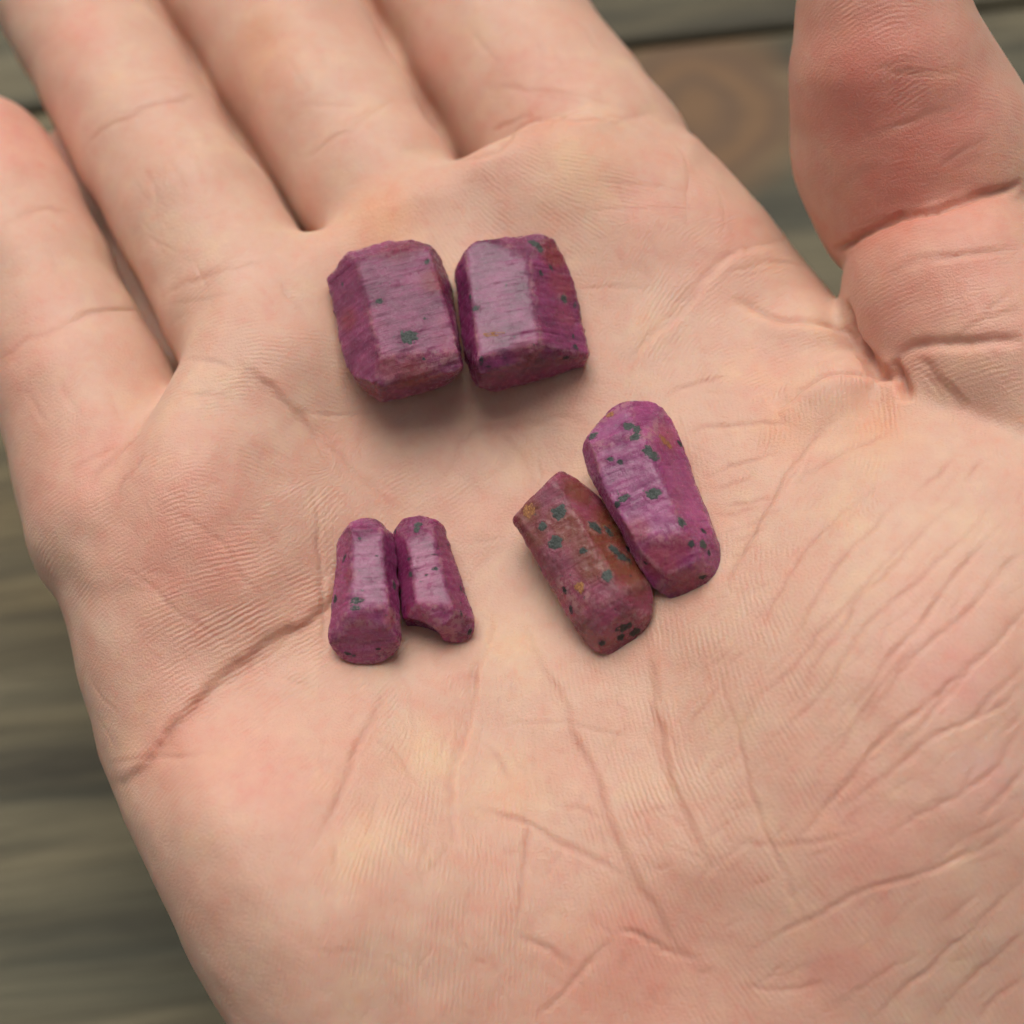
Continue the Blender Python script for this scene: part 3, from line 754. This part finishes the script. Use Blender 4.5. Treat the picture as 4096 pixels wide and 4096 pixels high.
# ------------------------------------------------------------------ CRYSTALS
def crystal_material(name, body, deep, rust, rust_amt, seed, sb=.06):
    m, N, L, B = new_mat(name)
    tc = nd(N, 'ShaderNodeTexCoord')
    mm_ = nd(N, 'ShaderNodeVectorMath', _operation='SCALE'); mm_.inputs['Scale'].default_value = 1000.0
    L.new(tc.outputs['Object'], mm_.inputs[0])
    of = nd(N, 'ShaderNodeVectorMath', _operation='ADD'); L.new(mm_.outputs[0], of.inputs[0]); of.inputs[1].default_value = (seed * 17.3, seed * 5.1, seed * 3.7)
    v = of.outputs[0]
    ed = nd(N, 'ShaderNodeAttribute', _attribute_name='worn')
    rs = nd(N, 'ShaderNodeAttribute', _attribute_name='rust')
    st = nd(N, 'ShaderNodeMapping'); L.new(v, st.inputs['Vector']); st.inputs['Scale'].default_value = (5.5, .30, .30)
    s1 = nd(N, 'ShaderNodeTexNoise', Scale=1.0, Detail=5.0, Roughness=.7); L.new(st.outputs[0], s1.inputs['Vector'])
    n1 = nd(N, 'ShaderNodeTexNoise', Scale=.32, Detail=4.0, Roughness=.55); L.new(v, n1.inputs['Vector'])
    n2 = nd(N, 'ShaderNodeTexNoise', Scale=1.6, Detail=5.0, Roughness=.7); L.new(v, n2.inputs['Vector'])
    n3 = nd(N, 'ShaderNodeTexNoise', Scale=5.5, Detail=4.0, Roughness=.7); L.new(v, n3.inputs['Vector'])
    c = mix_c(N, L, map_r(N, L, n1.outputs[0], .35, .66), deep, body)
    c = mix_c(N, L, map_r(N, L, s1.outputs[0], .42, .7, 0, .45), c, tuple(min(1, x * 1.5 + .03) for x in body))
    c = mix_c(N, L, map_r(N, L, s1.outputs[0], .45, .3, 0, .45), c, deep)
    rf = math_n(N, L, 'MULTIPLY', rs.outputs['Fac'], map_r(N, L, n2.outputs[0], .3, .55, .6, 1.0))
    rf2 = map_r(N, L, n1.outputs['Color'], .55, .75, 0, rust_amt)
    rf = math_n(N, L, 'MAXIMUM', rf, rf2)
    c = mix_c(N, L, rf, c, rust)
    wf = math_n(N, L, 'MULTIPLY', ed.outputs['Fac'], math_n(N, L, 'MULTIPLY', map_r(N, L, n2.outputs[0], .40, .60), map_r(N, L, n1.outputs[0], .42, .58, .15, 1.0)))
    c = mix_c(N, L, math_n(N, L, 'MULTIPLY', wf, .62), c, (.54, .28, .27))
    nd4 = nd(N, 'ShaderNodeTexNoise', Scale=1.9, Detail=2.0); L.new(mm_.outputs[0], nd4.inputs['Vector'])
    c = mix_c(N, L, map_r(N, L, nd4.outputs[0], .70, .74, 0, .8), c, (.03, .03, .03))
    sp = map_r(N, L, n3.outputs[0], .67, .73, 0, .6)
    c = mix_c(N, L, sp, c, (.60, .36, .36))  # tiny sparkle glints painted into the colour as pale flecks
    # hairline scratches
    vr = nd(N, 'ShaderNodeTexVoronoi', Scale=.55, _feature='DISTANCE_TO_EDGE'); L.new(v, vr.inputs['Vector'])
    sc_ = math_n(N, L, 'MULTIPLY', map_r(N, L, vr.outputs[0], .012, .0), map_r(N, L, n2.outputs[0], .5, .6, 0, .5))
    c = mix_c(N, L, sc_, c, (.45, .27, .3))
    L.new(c, B.inputs['Base Color'])
    L.new(math_n(N, L, 'ADD', map_r(N, L, n2.outputs[0], .3, .7, .15, .36), math_n(N, L, 'MULTIPLY', wf, .1)), B.inputs['Roughness'])
    B.inputs['IOR'].default_value = 1.6
    B.inputs['Specular IOR Level'].default_value = .44
    B.inputs['Subsurface Weight'].default_value = .65
    B.inputs['Subsurface Radius'].default_value = (1.0, .18, .6)
    B.inputs['Subsurface Scale'].default_value = .0022
    B.inputs['Coat Weight'].default_value = .16; B.inputs['Coat Roughness'].default_value = .12
    h = math_n(N, L, 'MULTIPLY', s1.outputs[0], sb)
    h = math_n(N, L, 'MULTIPLY_ADD', n2.outputs[0], .08, h)
    h = math_n(N, L, 'MULTIPLY_ADD', n3.outputs[0], math_n(N, L, 'MULTIPLY_ADD', ed.outputs['Fac'], .22, .055), h)
    bp = nd(N, 'ShaderNodeBump', Strength=1.0, Distance=MM); L.new(h, bp.inputs['Height']); L.new(bp.outputs[0], B.inputs['Normal'])
    return m

def inclusion_material(name, a, b, spec):
    m, N, L, B = new_mat(name)
    tc = nd(N, 'ShaderNodeTexCoord')
    n1 = nd(N, 'ShaderNodeTexNoise', Scale=5200.0, Detail=4.0, Roughness=.7); L.new(tc.outputs['Object'], n1.inputs['Vector'])
    L.new(mix_c(N, L, map_r(N, L, n1.outputs[0], .38, .66), a, b), B.inputs['Base Color'])
    B.inputs['Roughness'].default_value = .5; B.inputs['Specular IOR Level'].default_value = spec
    bp = nd(N, 'ShaderNodeBump', Strength=.9, Distance=.00012); L.new(n1.outputs[0], bp.inputs['Height']); L.new(bp.outputs[0], B.inputs['Normal'])
    return m
INC = {'g': inclusion_material('grey_green_mineral', (.008, .011, .010), (.085, .105, .09), .5),
       'o': inclusion_material('rusty_mineral', (.16, .035, .012), (.50, .23, .07), .5),
       'd': inclusion_material('dark_mineral', (.008, .009, .011), (.04, .048, .045), .5)}

PURPLE = (.235, .052, .155); DEEP = (.115, .012, .062); RUST = (.19, .035, .04)
MATS = {
 'A': crystal_material('ruby_mauve', (.28, .056, .140), (.125, .012, .058), (.26, .034, .030), .5, 1, .16),
 'B': crystal_material('ruby_violet', (.245, .038, .128), (.105, .008, .050), (.21, .030, .024), .3, 2, .05),
 'C': crystal_material('ruby_pink', (.31, .058, .165), (.140, .011, .068), (.28, .04, .05), .2, 3, .04),
 'D': crystal_material('ruby_rose', (.31, .052, .150), (.150, .011, .070), (.28, .04, .05), .2, 4, .035),
 'E': crystal_material('ruby_brown', (.30, .060, .110), (.15, .020, .042), (.20, .058, .018), .55, 5, .05),
 'F': crystal_material('ruby_magenta', (.32, .054, .178), (.165, .013, .092), (.32, .055, .055), .3, 6, .04)}

def make_crystal(key, reg, s, pts, axis, label, group, chips=(), rust=(), round_k=.35, sink=.8, stri=.03, flat=1.0):
    """pts: (zx, zy, h) seen points with their height above the resting level"""
    pts = [(a, b, h * flat) for a, b, h in pts]
    # resting level: palm below the footprint
    mn_ = [reg(a, b) for a, b, h in pts if h <= .35]
    cx, cy = np.mean(mn_, 0)
    foot = []
    for a, b in mn_ + [(cx, cy)]:
        q, _ = hit(a, b, bvh_hand)
        if q is not None: foot.append(q[2])
    zb = float(np.mean(foot)) - sink
    W = np.array([P(*reg(a, b), zb + h) for a, b, h in pts])
    O = np.r_[P(cx, cy, zb)[:2], zb]
    a0, a1 = P(*reg(*axis[0]), zb), P(*reg(*axis[1]), zb)
    th = math.atan2(a1[1] - a0[1], a1[0] - a0[0])
    Rm = np.array([[math.cos(th), math.sin(th), 0], [-math.sin(th), math.cos(th), 0], [0, 0, 1]])
    Lc = (W - O) @ Rm.T
    bm = bmesh.new()
    for q in Lc: bm.verts.new(q)
    r = bmesh.ops.convex_hull(bm, input=bm.verts[:])
    bm.normal_update()
    cen = Lc.mean(0); planes = []
    for f_ in bm.faces:
        n = np.array(f_.normal); d = n @ np.array(f_.verts[0].co)
        if n @ cen > d: n, d = -n, -d
        ar = f_.calc_area()
        if ar < .15: continue
        planes.append((n, d, ar))
    bm.free()
    # merge facets that almost face the same way, so the crystal keeps a few broad faces
    planes.sort(key=lambda t: -t[2]); grp = []
    for n, d, ar in planes:
        for g in grp:
            if g[0] @ n / np.linalg.norm(g[0]) > math.cos(math.radians(17)) :
                g[0] = g[0] + n * ar; g[1] += ar; break
        else: grp.append([n * ar, ar])
    pl = []
    for g in grp:
        n = g[0] / np.linalg.norm(g[0])
        # support distance, averaged a little inwards
        ds = np.sort(Lc @ n)[::-1]
        pl.append((n, ds[0] * .55 + ds[1] * .25 + ds[2] * .20))
    vx = .13
    lo, hi = Lc.min(0) - 1.0, Lc.max(0) + 1.0
    shp = tuple(int(x) for x in np.ceil((hi - lo) / vx))
    X = (lo[0] + vx * np.arange(shp[0]))[:, None, None]; Y = (lo[1] + vx * np.arange(shp[1]))[None, :, None]; Z = (lo[2] + vx * np.arange(shp[2]))[None, None, :]
    D = np.full(shp, -50.0, np.float32); D2 = np.full(shp, -50.0, np.float32)
    for n, d in pl:
        v = (X * n[0] + Y * n[1] + Z * n[2] - d).astype(np.float32)
        hiD = np.maximum(D2, np.minimum(D, v)); D2 = hiD
        D = smax(D, v, np.float32(round_k))
    seed = ord(key)
    D1 = D.copy()
    pos = np.stack(np.broadcast_arrays(X, Y, Z), -1).reshape(-1, 3)
    near = np.abs(D.ravel()) < 1.2
    pn = pos[near]
    ax = pn * np.array([1, .16, .16])
    nz = .06 * value_noise(pn, 2.6, seed) + .035 * value_noise(pn, 1.0, seed + 1) + .03 * value_noise(pn, .45, seed + 5)
    nz += stri * 1.6 * value_noise(ax, .55, seed + 2) + stri * value_noise(ax, .28, seed + 3)
    # rougher where facets meet
    ew = np.exp(-((D - D2).ravel()[near] / .35) ** 2)
    nz += ew * (.13 * value_noise(pn, 1.1, seed + 7) + .06 * value_noise(pn, .4, seed + 8) + .05)
    Df = D.ravel().copy(); Df[near] += nz; D = Df.reshape(shp).astype(np.float32)
    for a, b, h, rad in chips:
        q = ((P(*reg(a, b), zb + h) - O) @ Rm.T)
        dd = np.sqrt((X - q[0]) ** 2 + (Y - q[1]) ** 2 + (Z - q[2]) ** 2).astype(np.float32) - np.float32(rad)
        D = smax(D, -dd, np.float32(.35))
    V, F = surface_nets(D, lo, vx)
    cme = mesh_from('ruby_crystal', V * MM, F)
    ii = np.clip(((V - lo) / vx).astype(int), 0, np.array(shp) - 1)
    dif = np.zeros(len(V)); vals = np.sort(np.stack([V @ n - d for n, d in pl], 1), 1)
    worn = np.exp(-((vals[:, -1] - vals[:, -2]) / .22) ** 2)
    set_attr(cme, 'worn', 'FLOAT', worn)
    rst = np.zeros(len(V))
    for a, b, rad, amt in rust:
        pr = ray(*reg(a, b)); lp = (CAM - O) @ Rm.T; ld = Rm @ pr
        bb = BVHTree.FromPolygons([tuple(q) for q in V[::1]], [tuple(q) for q in F]) if a == rust[0][0] and b == rust[0][1] else bb
        loc, _, _, _ = bb.ray_cast(Vector(lp), Vector(ld))
        if loc is None: continue
        rst = np.maximum(rst, amt * np.exp(-(((V - np.array(loc)) ** 2).sum(1) / rad ** 2) ** 2))
    set_attr(cme, 'rust', 'FLOAT', rst)
    cme.materials.append(MATS[key])
    o = bpy.data.objects.new('ruby_crystal', cme); COL.objects.link(o)
    o.location = Vector(O * MM); o.rotation_euler = (0, 0, th)
    tag(o, label, 'crystal', group)
    return o, V, F, O, Rm

def inclusions(cr, reg, s, spots):
    o, V, F, O, Rm = cr
    bv = BVHTree.FromPolygons([tuple(q) for q in V], [tuple(q) for q in F])
    lp = (CAM - O) @ Rm.T
    rg = random.Random(hash(spots[0][0] * 31 + spots[0][1]))
    mmz = HALF / 2048 * s * 1.22
    dig = np.zeros(len(V)); nrm_ = normals(o.data)
    wat = o.data.attributes['worn'].data; wv_ = np.empty(len(V), np.float32); wat.foreach_get('value', wv_)
    for sp in spots:
        a, b, rx, ry, ang_, kind = sp
        ld = Rm @ ray(*reg(a, b))
        loc, n, _, _ = bv.ray_cast(Vector(lp), Vector(ld))
        if loc is None: continue
        ex = Vector(Rm @ np.array([math.cos(math.radians(ang_)), math.sin(math.radians(ang_)), 0]))
        t = (ex - n * ex.dot(n)).normalized(); bt = n.cross(t)
        rm_ = mmz * (rx + ry) * .5
        dep_ = min(.10, rm_ * .3); rn_ = mmz * min(rx, ry)
        e_ = np.clip((np.sqrt(((V - np.array(loc)) ** 2).sum(1)) / rn_ - .40) / .40, 0, 1)
        dig = np.maximum(dig, dep_ * (1 - e_ * e_ * (3 - 2 * e_)))
        if kind == 'g': wv_ = np.maximum(wv_, .45 * np.exp(-((np.sqrt(((V - np.array(loc)) ** 2).sum(1)) - rm_ * 1.1) / .16) ** 2))
        NS = 22; vs = []; fs = []
        ph = [rg.uniform(0, 6.28) for _ in range(4)]
        def rad(u): return 1 + .08 * math.sin(2 * u + ph[0]) + .09 * math.sin(3 * u + ph[1]) + .10 * math.sin(5 * u + ph[2]) + .10 * math.sin(7 * u + ph[3])
        rings = ((0.0, -.45), (.40, -.10), (.80, .22), (1.0, -.15))
        for ri, (q, off) in enumerate(rings):
            for k in range(1 if ri == 0 else NS):
                u = 2 * math.pi * k / NS
                rr_ = q * rad(u) * (1 + (rg.uniform(-.22, .2) if ri == 3 else 0))
                pt = loc + t * (rx * mmz * rr_ * math.cos(u)) + bt * (ry * mmz * rr_ * math.sin(u))
                l2, n2, _, _ = bv.find_nearest(pt)
                j = rg.uniform(-.025, .025) if 0 < ri < 3 else 0
                vs.append(l2 + n2 * (off * dep_ + j * min(1, rm_ * 1.6)))
        for k in range(NS):
            fs.append((0, 1 + k, 1 + (k + 1) % NS))
            for ri in range(2):
                A, Bb = 1 + ri * NS, 1 + (ri + 1) * NS
                fs.append((A + k, Bb + k, Bb + (k + 1) % NS, A + (k + 1) % NS))
        im = bpy.data.meshes.new('inclusion'); im.from_pydata([tuple(q * MM) for q in vs], [], fs); im.update()
        im.polygons.foreach_set('use_smooth', np.ones(len(im.polygons), bool))
        im.materials.append(INC[kind])
        io = bpy.data.objects.new('rust_patch' if kind == 'o' else 'inclusion', im); COL.objects.link(io); io.parent = o
    wat.foreach_set('value', wv_.astype(np.float32))
    o.data.vertices.foreach_set('co', ((V - nrm_ * dig[:, None]) * MM).astype(np.float32).ravel()); o.data.update()

GRP = 'ruby crystals lying in the palm'
A = make_crystal('A', CA, .647,
 [(360,265,9.4),(780,215,9.3),(905,560,9.8),(945,900,9.5),(500,930,9.6),(430,600,9.9),(300,250,8),(500,180,8),(690,165,8),(800,195,7.6),
  (160,400,5.5),(235,330,6.3),(215,650,5.5),(325,1020,5),(485,1075,8.2),(975,985,8),(400,1110,3),(515,1180,1.2),(900,1085,1.2),(995,990,3),
  (850,250,6),(950,520,6),(985,800,6),(260,420,.3),(330,950,.3),(530,1165,0),(900,1072,0),(930,500,0),(800,300,0),(450,280,0)],
 ((450,200),(740,1100)), 'stout mauve ruby crystal with striated face and one large round dark spot', GRP,
 rust=((700,1000,2.2,.75),(550,960,1.4,.6),(600,220,2.0,.4),(830,420,1.6,.6),(300,660,1.4,.6),(450,1120,1.5,.4)), stri=.05, flat=.84, sink=1.1)
inclusions(A, CA, .647, [(670,768,46,44,0,'g'),(490,548,22,15,10,'g'),(262,445,8,13,0,'d'),(785,305,18,12,40,'g'),(800,205,12,6,-40,'d'),(765,905,9,9,0,'d'),(770,655,8,8,0,'d'),(972,832,9,12,0,'d')])
Bc = make_crystal('B', CA, .647,
 [(1030,225,9.2),(1290,150,9),(1390,240,9.5),(1450,520,9.8),(1515,830,9.4),(1135,930,9.2),(1060,600,9.8),
  (1530,135,7.4),(1580,172,6.5),(1650,300,5.8),(1710,520,5.5),(1775,780,5),(1770,880,5),(1110,1010,8),(1300,940,8.5),(1500,890,8.2),(1700,860,6),
  (1100,1080,3),(1165,1100,1.2),(1500,1040,1.1),(1730,955,1.4),(985,300,6.5),(966,560,6),(1000,820,5.5),(1060,1000,4.5),
  (1010,380,0),(1050,900,0),(1165,1090,0),(1490,1030,0),(1715,930,0),(1660,520,0),(1560,250,0),(1100,280,0)],
 ((1230,160),(1420,1050)), 'stout violet ruby crystal with glossy flat face and dark mineral patch on its upper corner', GRP,
 rust=((1570,260,2.0,.85),(1620,450,2.0,.6),(1400,880,1.6,.5),(1640,640,1.5,.4)), stri=.045, flat=.84, sink=1.1)
inclusions(Bc, CA, .647, [(1450,190,34,26,-30,'g'),(1485,225,18,34,10,'g'),(1552,342,11,20,20,'d'),(1490,375,13,20,30,'d'),(1632,535,22,26,0,'g'),(1700,572,9,24,-10,'d'),
 (1085,592,26,14,20,'g'),(1052,522,8,16,0,'d'),(1645,900,24,15,15,'d'),(1705,832,20,14,-20,'d'),(1120,915,10,32,0,'d'),(1688,966,14,6,10,'d'),(1165,952,14,6,-20,'d'),(1195,752,62,13,6,'o'),(1690,765,8,14,0,'d'),(1578,180,8,12,0,'d')])
Cc = make_crystal('C', CC, .4141,
 [(495,430,6.2),(800,370,6.2),(828,700,6.6),(862,1190,6.4),(470,1240,6.4),(480,850,6.6),(510,310,5.4),(590,284,5.2),(690,285,5.2),(800,318,5),
  (470,350,4.5),(380,480,3.8),(345,650,3.6),(315,900,3.5),(290,1250,3.5),(280,1480,3.5),(890,430,3.8),(935,700,3.6),(965,1000,3.5),(985,1300,3.6),(990,1450,3.6),
  (310,1500,3.6),(500,1300,6.1),(880,1290,5.8),(960,1500,3.8),(300,1570,2.4),(400,1670,1.6),(600,1720,1.2),(760,1705,1.3),(930,1630,1.8),
  (420,500,0),(850,480,0),(900,1000,0),(920,1400,0),(690,1705,0),(420,1650,0),(350,1200,0)],
 ((640,300),(640,1650)), 'small pink-violet ruby crystal with long glossy face and slanting rough lower end', GRP,
 rust=((880,1260,.9,.7),(480,850,.8,.5),(600,1280,.7,.5)), stri=.025, round_k=.3)
inclusions(Cc, CC, .4141, [(575,490,14,16,0,'g'),(427,682,18,34,-30,'d'),(550,1090,62,26,8,'g'),(530,1165,42,20,0,'g'),(912,945,26,44,0,'g'),(340,1075,24,44,0,'d'),(755,1560,22,14,0,'d'),(860,1665,26,14,-10,'d'),(460,1605,34,14,-15,'d'),(345,1605,26,12,-40,'d'),(520,1625,18,10,0,'d'),(740,660,14,6,0,'d')])
Dc = make_crystal('D', CC, .4141,
 [(1015,430,5.8),(1255,350,5.8),(1395,800,6),(1490,1220,5.6),(1130,1150,6),(1060,800,6.1),(935,330,4.6),(1000,285,4.8),(1150,265,5),(1290,290,4.8),
  (905,400,4),(918,700,3.6),(955,950,3.5),(990,1200,3.4),(1010,1350,3.2),(1390,370,3.8),(1440,480,3.5),(1480,620,3.3),(1550,820,3.2),(1610,1010,3.2),(1670,1200,3),(1700,1340,2.6),
  (1690,1400,2.2),(1620,1480,1.6),(1520,1520,1.2),(1100,1420,2.5),(1400,1350,4.8),(970,500,0),(1350,450,0),(1500,900,0),(1620,1300,0),(1520,1505,0),(1100,1400,0),(1000,1000,0)],
 ((1150,280),(1480,1450)), 'small pink ruby crystal with a hollow broken lower end', GRP,
 chips=((1090,1560,2.2,3.2),(1190,1600,.5,2.6),(1010,1590,3.6,3.0)), rust=((1200,1230,.9,.4),(1050,1180,.7,.4)), stri=.02, round_k=.3)
inclusions(Dc, CC, .4141, [(1140,355,38,26,15,'g'),(1128,405,26,36,0,'g'),(920,425,12,24,0,'d'),(970,312,8,16,-20,'d'),(932,348,8,14,0,'d'),(1305,785,32,16,10,'d'),(1065,838,20,22,0,'g'),(1555,975,14,26,20,'d'),(1585,1015,20,10,-40,'d'),(1560,1220,12,30,20,'d'),(1640,1395,20,34,-20,'d'),(1220,845,16,8,25,'d'),(1050,690,22,10,10,'d'),(1555,1110,9,9,0,'d'),(1300,645,30,7,-5,'d'),(1430,550,9,12,0,'d')])
Ec = make_crystal('E', CE, .647,
 [(400,625,6.4),(500,760,7.2),(680,1110,7.6),(850,1420,7.2),(195,830,5.2),(260,960,5.4),(400,1160,5.6),(520,1330,5.6),(650,1560,5.2),
  (180,850,4.3),(240,1050,3.6),(390,1330,3.2),(500,1500,3),(620,1640,2.6),(690,1720,1.8),(470,605,5.2),(545,632,4.8),(680,740,4.6),
  (800,900,4.6),(930,1200,4.8),(1020,1360,4.6),(1035,1460,4.2),(690,1610,4.8),(900,1490,5.8),(1000,1500,4.6),(740,1735,1.2),(800,1730,1),(930,1640,1.5),(1000,1560,2.4),
  (260,950,0),(480,700,.3),(700,850,0),(950,1300,0),(960,1500,0),(790,1720,0),(700,1690,0),(420,1280,0)],
 ((420,720),(830,1620)), 'brownish red ruby crystal with many grey-green spots, leaning against the longer magenta one', GRP,
 rust=((800,950,3.4,.95),(880,1200,3.0,.9),(620,1050,2.2,.7),(500,950,2.2,.8),(640,1180,1.8,.8),(250,850,1.6,.8),(420,900,1.6,.6),(300,1000,1.4,.7),(560,720,2.0,.8),(700,1000,2.4,.9),(760,1150,2.2,.9)), stri=.03)
inclusions(Ec, CE, .647, [(443,850,44,40,0,'g'),(340,935,28,24,0,'g'),(420,1038,42,40,0,'g'),(590,1085,20,18,0,'g'),(668,940,42,30,-15,'g'),(750,968,38,20,-35,'g'),(785,1080,34,28,-30,'g'),(838,1128,44,28,-15,'g'),(740,1240,34,32,0,'g'),
 (845,1562,48,30,30,'d'),(915,1590,30,36,0,'d'),(825,1620,22,26,0,'d'),(515,1450,13,24,20,'d'),(325,1195,12,26,20,'d'),(475,1330,12,24,20,'d'),(710,1660,22,20,0,'d'),(570,1312,28,34,0,'o'),(255,840,36,40,0,'o'),(870,1075,20,16,-20,'d'),(280,1140,10,20,20,'d')])
Fc = make_crystal('F', CE, .647,
 [(870,160,6.2),(920,290,7.2),(1060,600,7.8),(1190,880,7.8),(1300,1130,7),(605,385,5.8),(720,680,6.3),(830,870,6.4),(930,1080,6),
  (582,450,4.2),(600,560,4),(720,800,4),(860,1000,4),(980,1250,3.2),(1050,1350,2),(700,262,5.6),(800,172,5.4),(970,142,5),(1060,178,4.6),(1105,225,4.2),
  (1200,430,4),(1260,560,3.8),(1310,700,3.8),(1360,850,3.8),(1420,1000,3.6),(1465,1120,3.2),(1476,1250,2.6),(1100,1250,5.2),(1340,1240,4.8),(1450,1330,1.8),(1380,1385,1.2),(1250,1400,1),(1130,1392,1.2),
  (640,520,0),(850,280,0),(1060,300,0),(1300,800,0),(1440,1260,0),(1180,1385,0),(1000,1200,0),(800,860,0)],
 ((800,260),(1250,1300)), 'long magenta ruby crystal with dark spots and pinkish rough lower end', GRP,
 chips=((1050,1110,7.6,1.0),(1180,1080,8.2,1.0)), rust=((1070,1150,2.4,.7),(1250,1300,2.4,.6),(1110,380,1.8,.45),(930,960,1.4,.6),(1180,1060,1.6,.6)), stri=.025)
inclusions(Fc, CE, .647, [(872,318,30,28,0,'g'),(925,335,22,30,0,'g'),(912,382,30,24,0,'g'),(650,377,30,20,30,'g'),(995,470,26,36,20,'g'),(1030,498,42,26,-15,'g'),(760,520,18,13,0,'g'),(820,538,16,14,0,'d'),(1025,733,40,36,0,'g'),
 (845,762,32,20,20,'g'),(800,800,16,22,0,'d'),(1200,907,25,27,0,'g'),(1335,965,24,12,-10,'d'),(1262,1043,22,18,20,'d'),(1335,1047,34,26,0,'g'),(1330,1248,24,16,10,'d'),(1190,425,22,15,-40,'d'),(975,1162,14,9,0,'d'),(758,243,24,18,30,'o'),(1085,395,34,20,-40,'o'),(1120,430,26,18,-40,'o'),(1370,1100,12,18,0,'d')])
lap('done')
